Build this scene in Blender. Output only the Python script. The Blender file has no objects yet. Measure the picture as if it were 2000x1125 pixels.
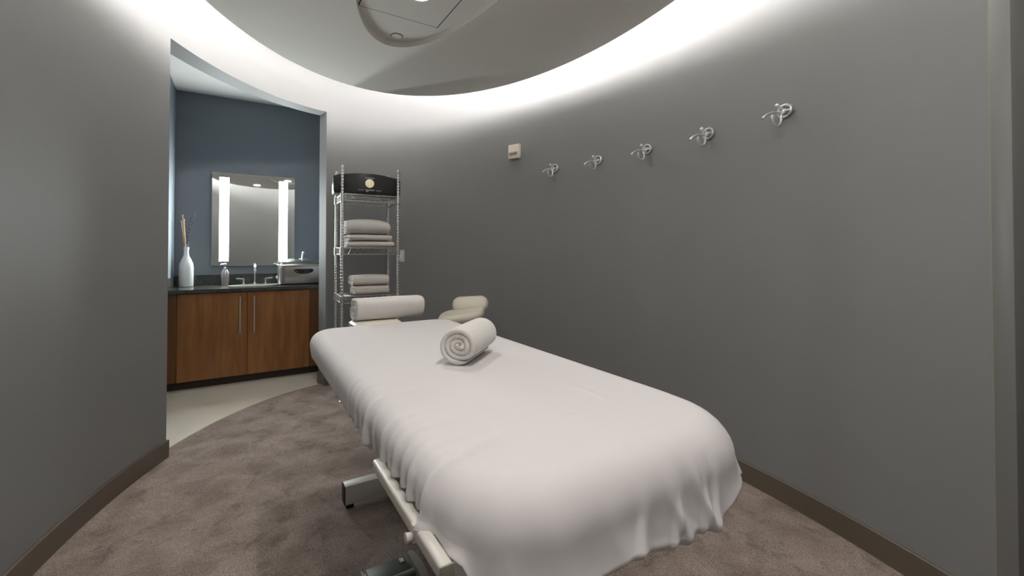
import bpy, bmesh, math, random
from mathutils import Vector, Matrix
from mathutils.geometry import tessellate_polygon
random.seed(7)
sc = bpy.context.scene
COL = sc.collection
PI = math.pi
D2R = math.radians

# ------------------------------------------------------------------ camera
F = 850.0                                  # focal length in pixels of the 2000 px wide frame
cam_d = bpy.data.cameras.new('camera')
cam = bpy.data.objects.new('camera', cam_d); COL.objects.link(cam)
cam.location = (0, 0, 1.25)
cam.rotation_euler = (D2R(90.8), 0, 0)
cam_d.sensor_width = 36.0
cam_d.lens = 36.0 * F / 2000.0
cam_d.shift_y = -84.5 / 2000.0
cam_d.clip_start = 0.02
sc.camera = cam

# ------------------------------------------------------------------ world, exposure
w = bpy.data.worlds.new('world'); sc.world = w; w.use_nodes = True
w.node_tree.nodes['Background'].inputs[0].default_value = (0.02, 0.02, 0.022, 1)
w.node_tree.nodes['Background'].inputs[1].default_value = 0.5
sc.view_settings.view_transform = 'Standard'
sc.view_settings.look = 'None'
sc.view_settings.gamma = 1.0
sc.view_settings.use_curve_mapping = False
sc.view_settings.exposure = 0.15

COVE_EMIT = 53.0
VANITY_EMIT = 74.0
DOWN_W = 6.8

# ------------------------------------------------------------------ room frame
ROT = D2R(31.8)
E2 = Vector((math.cos(ROT), math.sin(ROT), 0))     # L axis (along the vanity)
E1 = Vector((-math.sin(ROT), math.cos(ROT), 0))    # S axis (along the massage table)
def A(L, S, z=0.0):
    return E2 * L + E1 * S + Vector((0, 0, z))

# ------------------------------------------------------------------ materials
def mat(name, col, rough=0.5, metal=0.0, bump=0.0, bscale=200.0, var=0.0, vscale=4.0, emit=None, coat=0.0, spec=None, sheen=0.0):
    m = bpy.data.materials.new(name); m.use_nodes = True
    nt = m.node_tree; b = nt.nodes['Principled BSDF']
    b.inputs['Base Color'].default_value = (*col, 1)
    b.inputs['Roughness'].default_value = rough
    b.inputs['Metallic'].default_value = metal
    if spec is not None: b.inputs['Specular IOR Level'].default_value = spec
    if sheen: b.inputs['Sheen Weight'].default_value = sheen
    if coat: b.inputs['Coat Weight'].default_value = coat
    tc = nt.nodes.new('ShaderNodeTexCoord')
    if var:
        n = nt.nodes.new('ShaderNodeTexNoise'); n.inputs['Scale'].default_value = vscale; n.inputs['Detail'].default_value = 5
        nt.links.new(tc.outputs['Object'], n.inputs['Vector'])
        r = nt.nodes.new('ShaderNodeValToRGB')
        r.color_ramp.elements[0].position = 0.3; r.color_ramp.elements[1].position = 0.7
        r.color_ramp.elements[0].color = (*[c * (1 - var) for c in col], 1)
        r.color_ramp.elements[1].color = (*[min(1, c * (1 + var)) for c in col], 1)
        nt.links.new(n.outputs['Fac'], r.inputs['Fac']); nt.links.new(r.outputs['Color'], b.inputs['Base Color'])
    if bump:
        n2 = nt.nodes.new('ShaderNodeTexNoise'); n2.inputs['Scale'].default_value = bscale; n2.inputs['Detail'].default_value = 3
        nt.links.new(tc.outputs['Object'], n2.inputs['Vector'])
        bp = nt.nodes.new('ShaderNodeBump'); bp.inputs['Strength'].default_value = bump; bp.inputs['Distance'].default_value = 0.002
        nt.links.new(n2.outputs['Fac'], bp.inputs['Height']); nt.links.new(bp.outputs['Normal'], b.inputs['Normal'])
    if emit:
        b.inputs['Emission Color'].default_value = (*emit[0], 1); b.inputs['Emission Strength'].default_value = emit[1]
    return m

def wood_mat(name, c1, c2):
    m = bpy.data.materials.new(name); m.use_nodes = True
    nt = m.node_tree; b = nt.nodes['Principled BSDF']; b.inputs['Roughness'].default_value = 0.38
    tc = nt.nodes.new('ShaderNodeTexCoord'); mp = nt.nodes.new('ShaderNodeMapping')
    mp.inputs['Scale'].default_value = (9, 9, 0.9)
    n = nt.nodes.new('ShaderNodeTexNoise'); n.inputs['Scale'].default_value = 2.2; n.inputs['Detail'].default_value = 8; n.inputs['Distortion'].default_value = 0.6
    r = nt.nodes.new('ShaderNodeValToRGB')
    r.color_ramp.elements[0].position = 0.3; r.color_ramp.elements[0].color = (*c1, 1)
    r.color_ramp.elements[1].position = 0.72; r.color_ramp.elements[1].color = (*c2, 1)
    nt.links.new(tc.outputs['Object'], mp.inputs['Vector']); nt.links.new(mp.outputs['Vector'], n.inputs['Vector'])
    nt.links.new(n.outputs['Fac'], r.inputs['Fac']); nt.links.new(r.outputs['Color'], b.inputs['Base Color'])
    return m

def carpet_mat():
    m = bpy.data.materials.new('carpet_pile'); m.use_nodes = True
    nt = m.node_tree; b = nt.nodes['Principled BSDF']; b.inputs['Roughness'].default_value = 0.95
    b.inputs['Specular IOR Level'].default_value = 0.1
    tc = nt.nodes.new('ShaderNodeTexCoord')
    def noise(scale, det, dist=0):
        n = nt.nodes.new('ShaderNodeTexNoise'); n.inputs['Scale'].default_value = scale; n.inputs['Detail'].default_value = det
        n.inputs['Distortion'].default_value = dist
        nt.links.new(tc.outputs['Object'], n.inputs['Vector']); return n
    def ramp(n, p0, c0, p1, c1):
        r = nt.nodes.new('ShaderNodeValToRGB'); r.color_ramp.elements[0].position = p0; r.color_ramp.elements[1].position = p1
        r.color_ramp.elements[0].color = (*c0, 1); r.color_ramp.elements[1].color = (*c1, 1)
        nt.links.new(n.outputs['Fac'], r.inputs['Fac']); return r
    big = ramp(noise(5.5, 7, 0.5), 0.34, (0.265, 0.210, 0.180), 0.66, (0.395, 0.322, 0.283))
    spots = ramp(noise(11, 4, 1.2), 0.32, (0.78, 0.78, 0.76), 0.44, (1, 1, 1))
    fine = ramp(noise(330, 2), 0.34, (0.42, 0.42, 0.42), 0.66, (1.5, 1.5, 1.5))
    m1 = nt.nodes.new('ShaderNodeMix'); m1.data_type = 'RGBA'; m1.blend_type = 'MULTIPLY'; m1.inputs[0].default_value = 1
    nt.links.new(big.outputs['Color'], m1.inputs[6]); nt.links.new(spots.outputs['Color'], m1.inputs[7])
    m2 = nt.nodes.new('ShaderNodeMix'); m2.data_type = 'RGBA'; m2.blend_type = 'MULTIPLY'; m2.inputs[0].default_value = 0.8
    nt.links.new(m1.outputs[2], m2.inputs[6]); nt.links.new(fine.outputs['Color'], m2.inputs[7])
    nt.links.new(m2.outputs[2], b.inputs['Base Color'])
    bp = nt.nodes.new('ShaderNodeBump'); bp.inputs['Strength'].default_value = 0.8; bp.inputs['Distance'].default_value = 0.006
    nt.links.new(noise(260, 3).outputs['Fac'], bp.inputs['Height']); nt.links.new(bp.outputs['Normal'], b.inputs['Normal'])
    return m

M = {
    'paint': mat('grey_wall_paint', (0.230, 0.231, 0.231), 0.6, bump=0.06, bscale=120, var=0.02, vscale=2),
    'blue': mat('blue_grey_wall_paint', (0.165, 0.190, 0.220), 0.6, bump=0.06, bscale=120),
    'white': mat('white_ceiling_paint', (0.80, 0.785, 0.73), 0.8, bump=0.03, bscale=90),
    'cove': mat('white_cove_paint', (0.80, 0.79, 0.77), 0.85),
    'base': mat('brown_baseboard_vinyl', (0.125, 0.103, 0.075), 0.35),
    'carpet': carpet_mat(),
    'tile': mat('cream_stone_floor', (0.70, 0.64, 0.54), 0.35, var=0.06, vscale=3),
    'granite': mat('dark_stone_counter', (0.055, 0.056, 0.052), 0.16, var=0.35, vscale=40),
    'wood': wood_mat('cherry_wood', (0.180, 0.071, 0.020), (0.30, 0.127, 0.037)),
    'wood_dark': wood_mat('dark_cherry_wood', (0.105, 0.042, 0.013), (0.17, 0.068, 0.021)),
    'toe': mat('dark_toe_kick', (0.035, 0.020, 0.014), 0.5),
    'chrome': mat('chrome', (0.88, 0.88, 0.88), 0.22, 1.0),
    'steel': mat('brushed_steel', (0.55, 0.53, 0.50), 0.3, 1.0, bump=0.1, bscale=80),
    'nickel': mat('satin_nickel', (0.62, 0.58, 0.53), 0.38, 0.6),
    'rack': mat('rack_chrome', (0.66, 0.66, 0.64), 0.30, 0.9),
    'hook': mat('polished_hook_metal', (0.85, 0.85, 0.85), 0.30, 0.85),
    'mirror': mat('mirror_silver', (0.86, 0.90, 0.88), 0.015, 1.0),
    'glassedge': mat('glass_edge', (0.35, 0.42, 0.41), 0.2, 0.3),
    'strip': mat('frosted_light_strip', (1, 1, 1), 0.5, emit=((0.92, 1.0, 0.985), VANITY_EMIT)),
    'covelamp': mat('cove_light_tube', (1, 1, 1), 0.5, emit=((1.0, 0.965, 0.965), COVE_EMIT)),
    'lens': mat('downlight_lens', (1, 1, 1), 0.5, emit=((1.0, 0.96, 0.88), 8.0)),
    'sheet': mat('white_cotton_sheet', (0.635, 0.605, 0.600), 0.75, bump=0.05, bscale=600, sheen=0.15),
    'towel': mat('white_terry', (0.72, 0.695, 0.66), 0.95, bump=0.9, bscale=260, spec=0.1, sheen=0.3),
    'towel2': mat('warm_white_terry', (0.70, 0.655, 0.61), 0.95, bump=0.9, bscale=260, spec=0.1, sheen=0.3),
    'cream': mat('cream_vinyl', (0.70, 0.655, 0.54), 0.4, bump=0.03),
    'frame': mat('cream_powder_coat', (0.60, 0.57, 0.52), 0.35),
    'pad': mat('cream_table_pad', (0.55, 0.50, 0.42), 0.5),
    'black': mat('black_plastic', (0.018, 0.018, 0.016), 0.4),
    'gloss': mat('gloss_black', (0.010, 0.010, 0.010), 0.12),
    'rubber': mat('dark_rubber', (0.02, 0.02, 0.02), 0.7),
    'pedal': mat('dark_green_grey_pedal', (0.045, 0.055, 0.048), 0.45, bump=0.2, bscale=400),
    'beige': mat('beige_plastic', (0.235, 0.225, 0.18), 0.45),
    'label': mat('pale_label', (0.62, 0.66, 0.66), 0.5),
    'greylabel': mat('grey_label', (0.20, 0.20, 0.23), 0.4),
    'dial': mat('ivory_dial', (0.80, 0.72, 0.52), 0.4, emit=((1, 0.86, 0.6), 0.25)),
    'ceramic': mat('white_ceramic', (0.74, 0.77, 0.76), 0.25),
    'almond': mat('almond_plastic', (0.88, 0.80, 0.70), 0.4),
    'almond2': mat('dark_almond_plastic', (0.40, 0.34, 0.28), 0.4),
    'plate': mat('white_plate', (0.62, 0.62, 0.60), 0.4),
    'reed': mat('tan_reed', (0.50, 0.33, 0.19), 0.8),
    'sprig': mat('dried_lavender', (0.055, 0.065, 0.095), 0.9),
    'stemm': mat('grey_stem', (0.14, 0.12, 0.12), 0.8),
    'groove': mat('dark_gap', (0.055, 0.05, 0.045), 0.8),
    'door': mat('grey_door_paint', (0.135, 0.132, 0.125), 0.45),
    'trim': mat('grey_trim_paint', (0.20, 0.20, 0.19), 0.4),
    'seal': mat('pale_edge_bead', (0.26, 0.26, 0.19), 0.4),
}

# ------------------------------------------------------------------ mesh helpers
class MB:
    def __init__(s): s.v = []; s.f = []
    def add(s, vs, fs):
        k = len(s.v); s.v += [tuple(p) for p in vs]; s.f += [tuple(i + k for i in f) for f in fs]
        return s
    def box(s, c, d, rz=0.0, bev=0.0, seg=2, rot=None):
        bm = bmesh.new(); bmesh.ops.create_cube(bm, size=1)
        bmesh.ops.scale(bm, vec=d, verts=bm.verts)
        if bev: bmesh.ops.bevel(bm, geom=bm.edges[:], offset=bev, segments=seg, profile=0.5, affect='EDGES')
        R = rot if rot is not None else Matrix.Rotation(rz, 4, 'Z')
        bmesh.ops.transform(bm, matrix=Matrix.Translation(c) @ R, verts=bm.verts)
        bm.verts.index_update()
        s.add([v.co[:] for v in bm.verts], [[v.index for v in f.verts] for f in bm.faces]); bm.free(); return s
    def tube(s, pts, r, n=10, closed=False):
        pts = [Vector(p) for p in pts]; N = len(pts); rings = []; up = None
        for i, p in enumerate(pts):
            if closed: t = (pts[(i + 1) % N] - pts[i - 1]).normalized()
            else: t = (pts[min(i + 1, N - 1)] - pts[max(i - 1, 0)]).normalized()
            if up is None:
                up = Vector((0, 0, 1)) if abs(t.z) < 0.9 else Vector((1, 0, 0))
            up = (up - t * up.dot(t)).normalized(); sd = t.cross(up)
            rr = r[i] if isinstance(r, (list, tuple)) else r
            rings.append([p + (up * math.cos(2 * PI * j / n) + sd * math.sin(2 * PI * j / n)) * rr for j in range(n)])
        vs = [q for R in rings for q in R]; fs = []
        for i in range(N if closed else N - 1):
            a = i * n; b = ((i + 1) % N) * n
            for j in range(n): fs.append((a + j, a + (j + 1) % n, b + (j + 1) % n, b + j))
        if not closed:
            fs.append(tuple(range(n - 1, -1, -1))); fs.append(tuple((N - 1) * n + j for j in range(n)))
        return s.add(vs, fs)
    def lathe(s, prof, c=(0, 0, 0), n=32, sx=1.0, sy=1.0, axis=None):
        vs = []; fs = []
        for r, z in prof:
            for j in range(n):
                a = 2 * PI * j / n; p = Vector((r * sx * math.cos(a), r * sy * math.sin(a), z))
                if axis is not None: p = axis @ p
                vs.append(p + Vector(c))
        for i in range(len(prof) - 1):
            for j in range(n): fs.append((i * n + j, i * n + (j + 1) % n, (i + 1) * n + (j + 1) % n, (i + 1) * n + j))
        fs.append(tuple(range(n - 1, -1, -1))); fs.append(tuple((len(prof) - 1) * n + j for j in range(n)))
        return s.add(vs, fs)
    def sphere(s, c, r, n=16, sz=1.0):
        prof = [(max(1e-4, r * math.sin(PI * i / 10)), -r * sz * math.cos(PI * i / 10)) for i in range(11)]
        return s.lathe(prof, c, n)
    def prism(s, poly, z0, z1):
        n = len(poly); vs = [(x, y, z0) for x, y in poly] + [(x, y, z1) for x, y in poly]
        tris = tessellate_polygon([[Vector((x, y, 0)) for x, y in poly]])
        fs = [tuple(reversed(t)) for t in tris] + [tuple(i + n for i in t) for t in tris]
        for i in range(n): fs.append((i, (i + 1) % n, n + (i + 1) % n, n + i))
        return s.add(vs, fs)
    def build(s, name, m, parent=None, smooth=True, loc=None, rz=None, ang=35):
        me = bpy.data.meshes.new(name); me.from_pydata(s.v, [], s.f); me.validate()
        bm = bmesh.new(); bm.from_mesh(me); bmesh.ops.recalc_face_normals(bm, faces=bm.faces)
        if smooth:
            for f in bm.faces: f.smooth = True
            lim = D2R(ang)
            for e in bm.edges:
                if len(e.link_faces) == 2: e.smooth = e.calc_face_angle(0) < lim
        bm.to_mesh(me); bm.free()
        me.materials.append(m)
        o = bpy.data.objects.new(name, me); COL.objects.link(o)
        if parent is not None: o.parent = parent
        if loc is not None: o.location = loc
        if rz is not None: o.rotation_euler = (0, 0, rz)
        return o

def tag(o, label, cat, group=None):
    o['label'] = label; o['category'] = cat
    if group: o['group'] = group
    return o
def struct(o): o['kind'] = 'structure'; return o
def thing(name, label, cat, loc, rz=0.0, group=None):
    o = bpy.data.objects.new(name, None); COL.objects.link(o); o.location = loc; o.rotation_euler = (0, 0, rz)
    o.empty_display_size = 0.1
    return tag(o, label, cat, group)
def copy_tree(o, parent=None):
    c = o.copy(); COL.objects.link(c); c.parent = parent
    for ch in list(o.children): copy_tree(ch, c)
    return c
def arc(c, r, a0, a1, n, plane='xz'):
    out = []
    for i in range(n + 1):
        a = a0 + (a1 - a0) * i / n
        if plane == 'xz': out.append((c[0] + r * math.cos(a), c[1], c[2] + r * math.sin(a)))
        elif plane == 'yz': out.append((c[0], c[1] + r * math.cos(a), c[2] + r * math.sin(a)))
        else: out.append((c[0] + r * math.cos(a), c[1] + r * math.sin(a), c[2]))
    return out
def smooth_path(ps, k=6):
    ps = [Vector(p) for p in ps]; out = []
    for i in range(len(ps) - 1):
        p0 = ps[max(i - 1, 0)]; p1 = ps[i]; p2 = ps[i + 1]; p3 = ps[min(i + 2, len(ps) - 1)]
        for j in range(k):
            t = j / k
            out.append(0.5 * ((2 * p1) + (p2 - p0) * t + (2 * p0 - 5 * p1 + 4 * p2 - p3) * t * t + (3 * p1 - p0 - 3 * p2 + p3) * t ** 3))
    out.append(ps[-1]); return out

# ------------------------------------------------------------------ oval room shell
WC = Vector((-0.228, 1.868, 0)); WT = D2R(118.65); WA, WB = 2.663, 1.551
W1 = Vector((math.cos(WT), math.sin(WT), 0)); W2 = Vector((-math.sin(WT), math.cos(WT), 0))
def wall_pt(th, off=0.0):
    p = WC + W1 * (WA * math.cos(th)) + W2 * (WB * math.sin(th))
    n = (W1 * (math.cos(th) / WA) + W2 * (math.sin(th) / WB)).normalized()
    return p + n * off
def wall_n(th): return (W1 * (math.cos(th) / WA) + W2 * (math.sin(th) / WB)).normalized()
def th_of(x, y):
    d = Vector((x, y, 0)) - WC
    return math.atan2(d.dot(W2) / WB, d.dot(W1) / WA)
def th_azimuth(k, lo, hi):                     # angle whose wall point is seen along x/y = k
    best = None
    for i in range(4001):
        t = lo + (hi - lo) * i / 4000; p = wall_pt(t)
        if p.y > 0.3:
            e = abs(p.x / p.y - k)
            if best is None or e < best[0]: best = (e, t)
    return best[1]
TH = 0.155
TR = th_azimuth(-0.4276, 0.0, 2.2); TL = th_azimuth(-0.79, 0.0, 2.2)
TD = th_azimuth(1.100, -2.6, -0.3)             # where the right wall stops at the door
pd1 = wall_pt(TD)
TD2 = TD
while (wall_pt(TD2) - pd1).length < 1.05: TD2 -= 0.004
HEAD = 2.545; TOP = 3.0

def curved_wall(name, t0, t1, z0, z1, n, th=TH, m='paint', off=0.0):
    mb = MB(); vs = []; fs = []
    for i in range(n + 1):
        t = t0 + (t1 - t0) * i / n; a = wall_pt(t, off); b = wall_pt(t, off + th)
        vs += [(a.x, a.y, z0), (a.x, a.y, z1), (b.x, b.y, z1), (b.x, b.y, z0)]
    for i in range(n):
        k = 4 * i
        for j in range(4): fs.append((k + j, k + (j + 1) % 4, k + 4 + (j + 1) % 4, k + 4 + j))
    fs += [(0, 1, 2, 3), (4 * n, 4 * n + 3, 4 * n + 2, 4 * n + 1)]
    return mb.add(vs, fs).build(name, M[m], smooth=True)
struct(curved_wall('wall_right', TD, TR, -0.03, TOP, 120))
struct(curved_wall('wall_left', TL, TD2 + 2 * PI, -0.03, TOP, 120))
struct(curved_wall('wall_header', TR, TL, HEAD, TOP, 60))
struct(curved_wall('wall_header', TD2, TD, 2.35, TOP, 40))

# baseboards follow the wall and return into the opening
def baseboard(name, pts, h=0.112, t=0.011):
    pts = [Vector(p) for p in pts]; vs = []; fs = []; N = len(pts)
    for i, p in enumerate(pts):
        d0 = (pts[i] - pts[i - 1]).normalized() if i else (pts[1] - pts[0]).normalized()
        d1 = (pts[i + 1] - pts[i]).normalized() if i < N - 1 else d0
        n0 = Vector((d0.y, -d0.x, 0)); n1 = Vector((d1.y, -d1.x, 0)); nn = (n0 + n1)
        nn = nn / max(0.35, nn.length_squared / 2)
        q = p + nn * t; q2 = p + nn * (t - 0.004)
        vs += [(p.x, p.y, 0), (p.x, p.y, h), (q2.x, q2.y, h), (q.x, q.y, h - 0.004), (q.x, q.y, 0)]
    for i in range(N - 1):
        for j in range(5): fs.append((5 * i + j, 5 * i + (j + 1) % 5, 5 * i + 5 + (j + 1) % 5, 5 * i + 5 + j))
    fs += [(0, 1, 2, 3, 4), tuple(5 * (N - 1) + j for j in (4, 3, 2, 1, 0))]
    return struct(MB().add(vs, fs).build(name, M['base'], smooth=True, ang=30))
pr = [wall_pt(TR, TH)] + [wall_pt(TR + (TD - TR) * i / 90) for i in range(91)]
baseboard('baseboard_right', pr[::1])
pl_ = [wall_pt(TD2 + 2 * PI + (TL - TD2 - 2 * PI) * i / 90) for i in range(91)] + [wall_pt(TL, TH)]
baseboard('baseboard_left', pl_)

# floors: stone under everything, oval carpet on top
far = [A(-0.75, 3.0), A(-0.75, 5.62), A(1.0, 5.62), A(1.0, 4.2)]
struct(MB().prism([(-2.9, -1.0), (2.2, -1.0), (2.2, 4.6), (0.0, 5.7), (-2.0, 5.9), (-4.0, 4.9), (-4.0, 3.2)], -0.05, 0.0).build('floor', M['tile'], smooth=False))
cp = [wall_pt(2 * PI * i / 180, 0.075) for i in range(180)]
struct(MB().prism([(p.x, p.y) for p in cp], 0.0005, 0.007).build('floor', M['carpet'], smooth=False))
FZ = 0.007

# ------------------------------------------------------------------ ceiling cloud, recess and cove
CZ = 2.65
CC = Vector((-0.266, 1.865, 0)); CT = D2R(112.4); CA, CB = 2.154, 1.297
C1 = Vector((math.cos(CT), math.sin(CT), 0)); C2 = Vector((-math.sin(CT), math.cos(CT), 0))
def ceil_pt(t, inset=0.0):
    p = CC + C1 * (CA * math.cos(t)) + C2 * (CB * math.sin(t))
    n = (C1 * (math.cos(t) / CA) + C2 * (math.sin(t) / CB)).normalized()
    return p - n * inset
RC = Vector((-0.227, 1.915, 0)); RT = D2R(120.0); RA, RB = 1.205, 0.396
R1 = Vector((math.cos(RT), math.sin(RT), 0)); R2 = Vector((-math.sin(RT), math.cos(RT), 0))
def rec_pt(t): return RC + R1 * (RA * math.cos(t)) + R2 * (RB * math.sin(t))
N = 180
vs = []; fs = []
RD = 0.038; offa = CT - RT
for i in range(N):
    t = 2 * PI * i / N
    o_ = ceil_pt(t); r_ = rec_pt(t + offa * 1.0)
    vs += [(o_.x, o_.y, CZ), (r_.x, r_.y, CZ), (r_.x, r_.y, CZ + RD), (o_.x, o_.y, CZ + 0.02), (RC.x + (r_.x - RC.x) * 1.02, RC.y + (r_.y - RC.y) * 1.02, CZ + RD + 0.02)]
for i in range(N):
    a = 5 * i; b = 5 * ((i + 1) % N)
    fs += [(a, b, b + 1, a + 1), (a + 1, b + 1, b + 2, a + 2), (a + 3, b + 3, b, a), (a + 4, b + 4, b + 3, a + 3)]
fs.append(tuple(5 * i + 2 for i in range(N))); fs.append(tuple(5 * i + 4 for i in reversed(range(N))))
struct(MB().add(vs, fs).build('ceiling', M['white'], ang=30))
sl = [wall_pt(2 * PI * i / 120, TH) for i in range(120)]
struct(MB().prism([(p.x, p.y) for p in sl], TOP, TOP + 0.05).build('ceiling', M['cove'], smooth=False))

# cove lamp: a slim tube that runs round on the back of the oval panel
tb = [tuple(ceil_pt(2 * PI * i / 120, 0.062) + Vector((0, 0, CZ + 0.068))) for i in range(120)]
cove = thing('cove_light', 'hidden white cove light running round the rim above the oval ceiling panel', 'cove light', CC + Vector((0, 0, CZ + 0.02)))
def loc_pts(ps, o): return [Vector(p) - o for p in ps]
MB().tube(loc_pts(tb, cove.location), 0.019, 8, closed=True).build('light_tube', M['covelamp'], cove)
for i in range(0, 120, 12):
    p = ceil_pt(2 * PI * i / 120, 0.062)
    MB().box(Vector((p.x, p.y, CZ + 0.035)) - cove.location, (0.03, 0.03, 0.030)).build('bracket', M['plate'], cove)

# access panel, downlight and sprinkler cover in the recess
RZ = CZ + RD
ap = thing('access_panel', 'rectangular access hatch with dark seam in the oval ceiling recess', 'access panel', A(0.812, 2.325, RZ), ROT)
hw, hl = 0.245, 0.295
MB().box((0, 0, -0.0015), (2 * hw - 0.008, 2 * hl - 0.008, 0.003)).build('hatch', M['white'], ap, smooth=False)
g = MB()
for sx in (-1, 1): g.box((sx * hw, 0, -0.0005), (0.006, 2 * hl + 0.006, 0.002))
for sy in (-1, 1): g.box((0, sy * hl, -0.0005), (2 * hw, 0.006, 0.002))
g.build('seam', M['groove'], ap, smooth=False)
def downlight(x, y, z, label, power):
    d = thing('recessed_downlight', label, 'ceiling light', (x, y, z), 0, 'round downlights in the oval ceiling recess')
    MB().lathe([(0.058, -0.002), (0.074, -0.006), (0.080, -0.004), (0.082, 0.0)], n=40).build('trim_ring', M['white'], d)
    MB().lathe([(0.001, -0.0055), (0.059, -0.0055), (0.0595, -0.003)], n=40).build('lens', M['lens'], d)
    la = bpy.data.lights.new('downlight_lamp', 'AREA'); la.shape = 'DISK'; la.size = 0.11; la.energy = power
    la.color = (1.0, 0.955, 0.90); la.spread = D2R(170)
    lo = bpy.data.objects.new('downlight_lamp', la); COL.objects.link(lo); lo.parent = d; lo.location = (0, 0, -0.012)
    return d
downlight(-0.515, 2.412, RZ - 0.003, 'round lit downlight beside the hatch seam in the oval recess', DOWN_W)
downlight(0.235, 1.11, RZ, 'added fill downlight at the near end of the oval recess, outside the frame', DOWN_W * 1.3)  # unseen fixture, added to raise the overall light level
downlight(0.15, 0.25, CZ, 'added fill downlight in the ceiling panel behind the camera, outside the frame', DOWN_W * 1.5)  # another added unseen lamp, brightens the table's near side and the carpet
sp = thing('sprinkler_cover', 'small round white sprinkler cover near the far tip of the oval recess', 'sprinkler', (-0.771, 2.892, RZ))
MB().lathe([(0.001, -0.006), (0.033, -0.006), (0.036, -0.003), (0.036, 0.0)], n=32).build('cover_plate', M['white'], sp)
MB().lathe([(0.0375, -0.002), (0.0395, -0.002), (0.0395, 0.0), (0.0375, 0.0)], n=32).build('shadow_gap', M['groove'], sp)

# ------------------------------------------------------------------ right-hand door
P1 = wall_pt(TD); P2 = wall_pt(TD2); dd = (P2 - P1).normalized(); dn = Vector((dd.y, -dd.x, 0))
if dn.dot(WC - P1) > 0: dn = -dn                # outward
drz = math.atan2(dd.y, dd.x)
dl = (P2 - P1).length
door = bpy.data.objects.new('door_1', None); COL.objects.link(door); door.location = P1; door.rotation_euler = (0, 0, drz); struct(door)
sg = 1 if Vector((-math.sin(drz), math.cos(drz), 0)).dot(dn) > 0 else -1
FW = 0.062
fr = MB()
fr.box((FW / 2 + 0.007, sg * 0.045, 1.175), (FW, 0.10, 2.35), bev=0.003)
fr.box((dl - FW / 2 - 0.007, sg * 0.045, 1.175), (FW, 0.10, 2.35), bev=0.003)
fr.box((dl / 2, sg * 0.045, 2.32), (dl - 2 * FW - 0.014, 0.10, 0.06), bev=0.003)
fr.build('door_frame', M['trim'], door)
MB().box((0.002, sg * 0.006, 1.175), (0.006, 0.012, 2.35)).build('edge_bead', M['seal'], door)
MB().box((dl / 2, sg * 0.075, 1.15), (dl - 2 * FW - 0.02, 0.04, 2.28), bev=0.002).build('door_leaf', M['door'], door)
MB().lathe([(0.001, 0), (0.026, 0), (0.026, 0.006), (0.011, 0.010), (0.011, 0.045), (0.001, 0.045)],
           (dl - 0.15, sg * 0.055, 1.0), 24, axis=Matrix.Rotation(PI / 2 * sg, 3, 'X')).tube([(dl - 0.15, sg * 0.012, 1.0), (dl - 0.26, sg * 0.012, 1.0)], 0.009).build('door_handle', M['nickel'], door)

# ------------------------------------------------------------------ alcove shell
AL, AR, AB, AZ = -0.57, 0.80, 5.45, 2.86
def wbox(name, L0, L1, S0, S1, z0, z1, m):
    c = A((L0 + L1) / 2, (S0 + S1) / 2, (z0 + z1) / 2)
    return struct(MB().box((0, 0, 0), (L1 - L0, S1 - S0, z1 - z0)).build(name, M[m], smooth=False, loc=c, rz=ROT))
wbox('wall_back', AL - 0.1, AR + 0.1, AB, AB + 0.1, -0.03, 2.95, 'blue')
def s_at(Lw, off):                                # where the oval's outer face crosses L = Lw on the alcove side
    best = None
    for i in range(2001):
        t = -0.8 + 3.0 * i / 2000; p = wall_pt(t, off); L = p.dot(E2)
        if best is None or abs(L - Lw) < best[0]: best = (abs(L - Lw), p.dot(E1))
    return best[1]
wbox('wall_alcove_left', AL - 0.1, AL, 3.20, AB, -0.03, 2.95, 'blue')
wbox('wall_alcove_right', AR, AR + 0.1, s_at(AR, TH) - 0.03, AB, -0.03, 2.95, 'blue')
tc_ = [wall_pt(TR - 0.2 + (TL + 0.25 - TR + 0.2) * i / 40, TH - 0.02) for i in range(41)]
poly = [(p.x, p.y) for p in tc_]
for c in (A(AL - 0.1, 3.2), A(AL - 0.1, AB + 0.1), A(AR + 0.1, AB + 0.1), A(AR + 0.1, s_at(AR, TH))): poly.append((c.x, c.y))
struct(MB().prism(poly, AZ, AZ + 0.05).build('ceiling', M['cove'], smooth=False))

# ------------------------------------------------------------------ vanity cabinet
SF = 4.84; CLc = (-0.56 + 0.79) / 2; CW = 0.79 + 0.56
vc = thing('vanity_cabinet', 'cherry wood vanity cabinet with two slab doors under the dark counter', 'cabinet', A(0.0, SF, 0), ROT)
def vbox(mb, L0, L1, y0, y1, z0, z1, bev=0.0): return mb.box(((L0 + L1) / 2, (y0 + y1) / 2, (z0 + z1) / 2), (L1 - L0, y1 - y0, z1 - z0), bev=bev)
b = MB(); vbox(b, -0.562, -0.544, 0.024, 0.595, 0.075, 0.868); vbox(b, 0.774, 0.792, 0.024, 0.595, 0.075, 0.868)
vbox(b, -0.544, 0.774, 0.024, 0.595, 0.075, 0.093); vbox(b, -0.544, 0.774, 0.583, 0.595, 0.093, 0.868); vbox(b, -0.544, 0.774, 0.024, 0.040, 0.093, 0.868); b.build('body', M['wood_dark'], vc, smooth=False)
b = MB(); vbox(b, -0.562, -0.490, 0.006, 0.024, 0.080, 0.866, 0.001); b.build('filler_panel', M['wood_dark'], vc, smooth=False)
b = MB(); vbox(b, 0.588, 0.792, 0.006, 0.024, 0.080, 0.866, 0.001); b.build('filler_panel', M['wood_dark'], vc, smooth=False)
b = MB(); vbox(b, -0.562, 0.792, 0.07, 0.12, 0.0, 0.075); b.build('toe_kick', M['toe'], vc, smooth=False)
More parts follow.
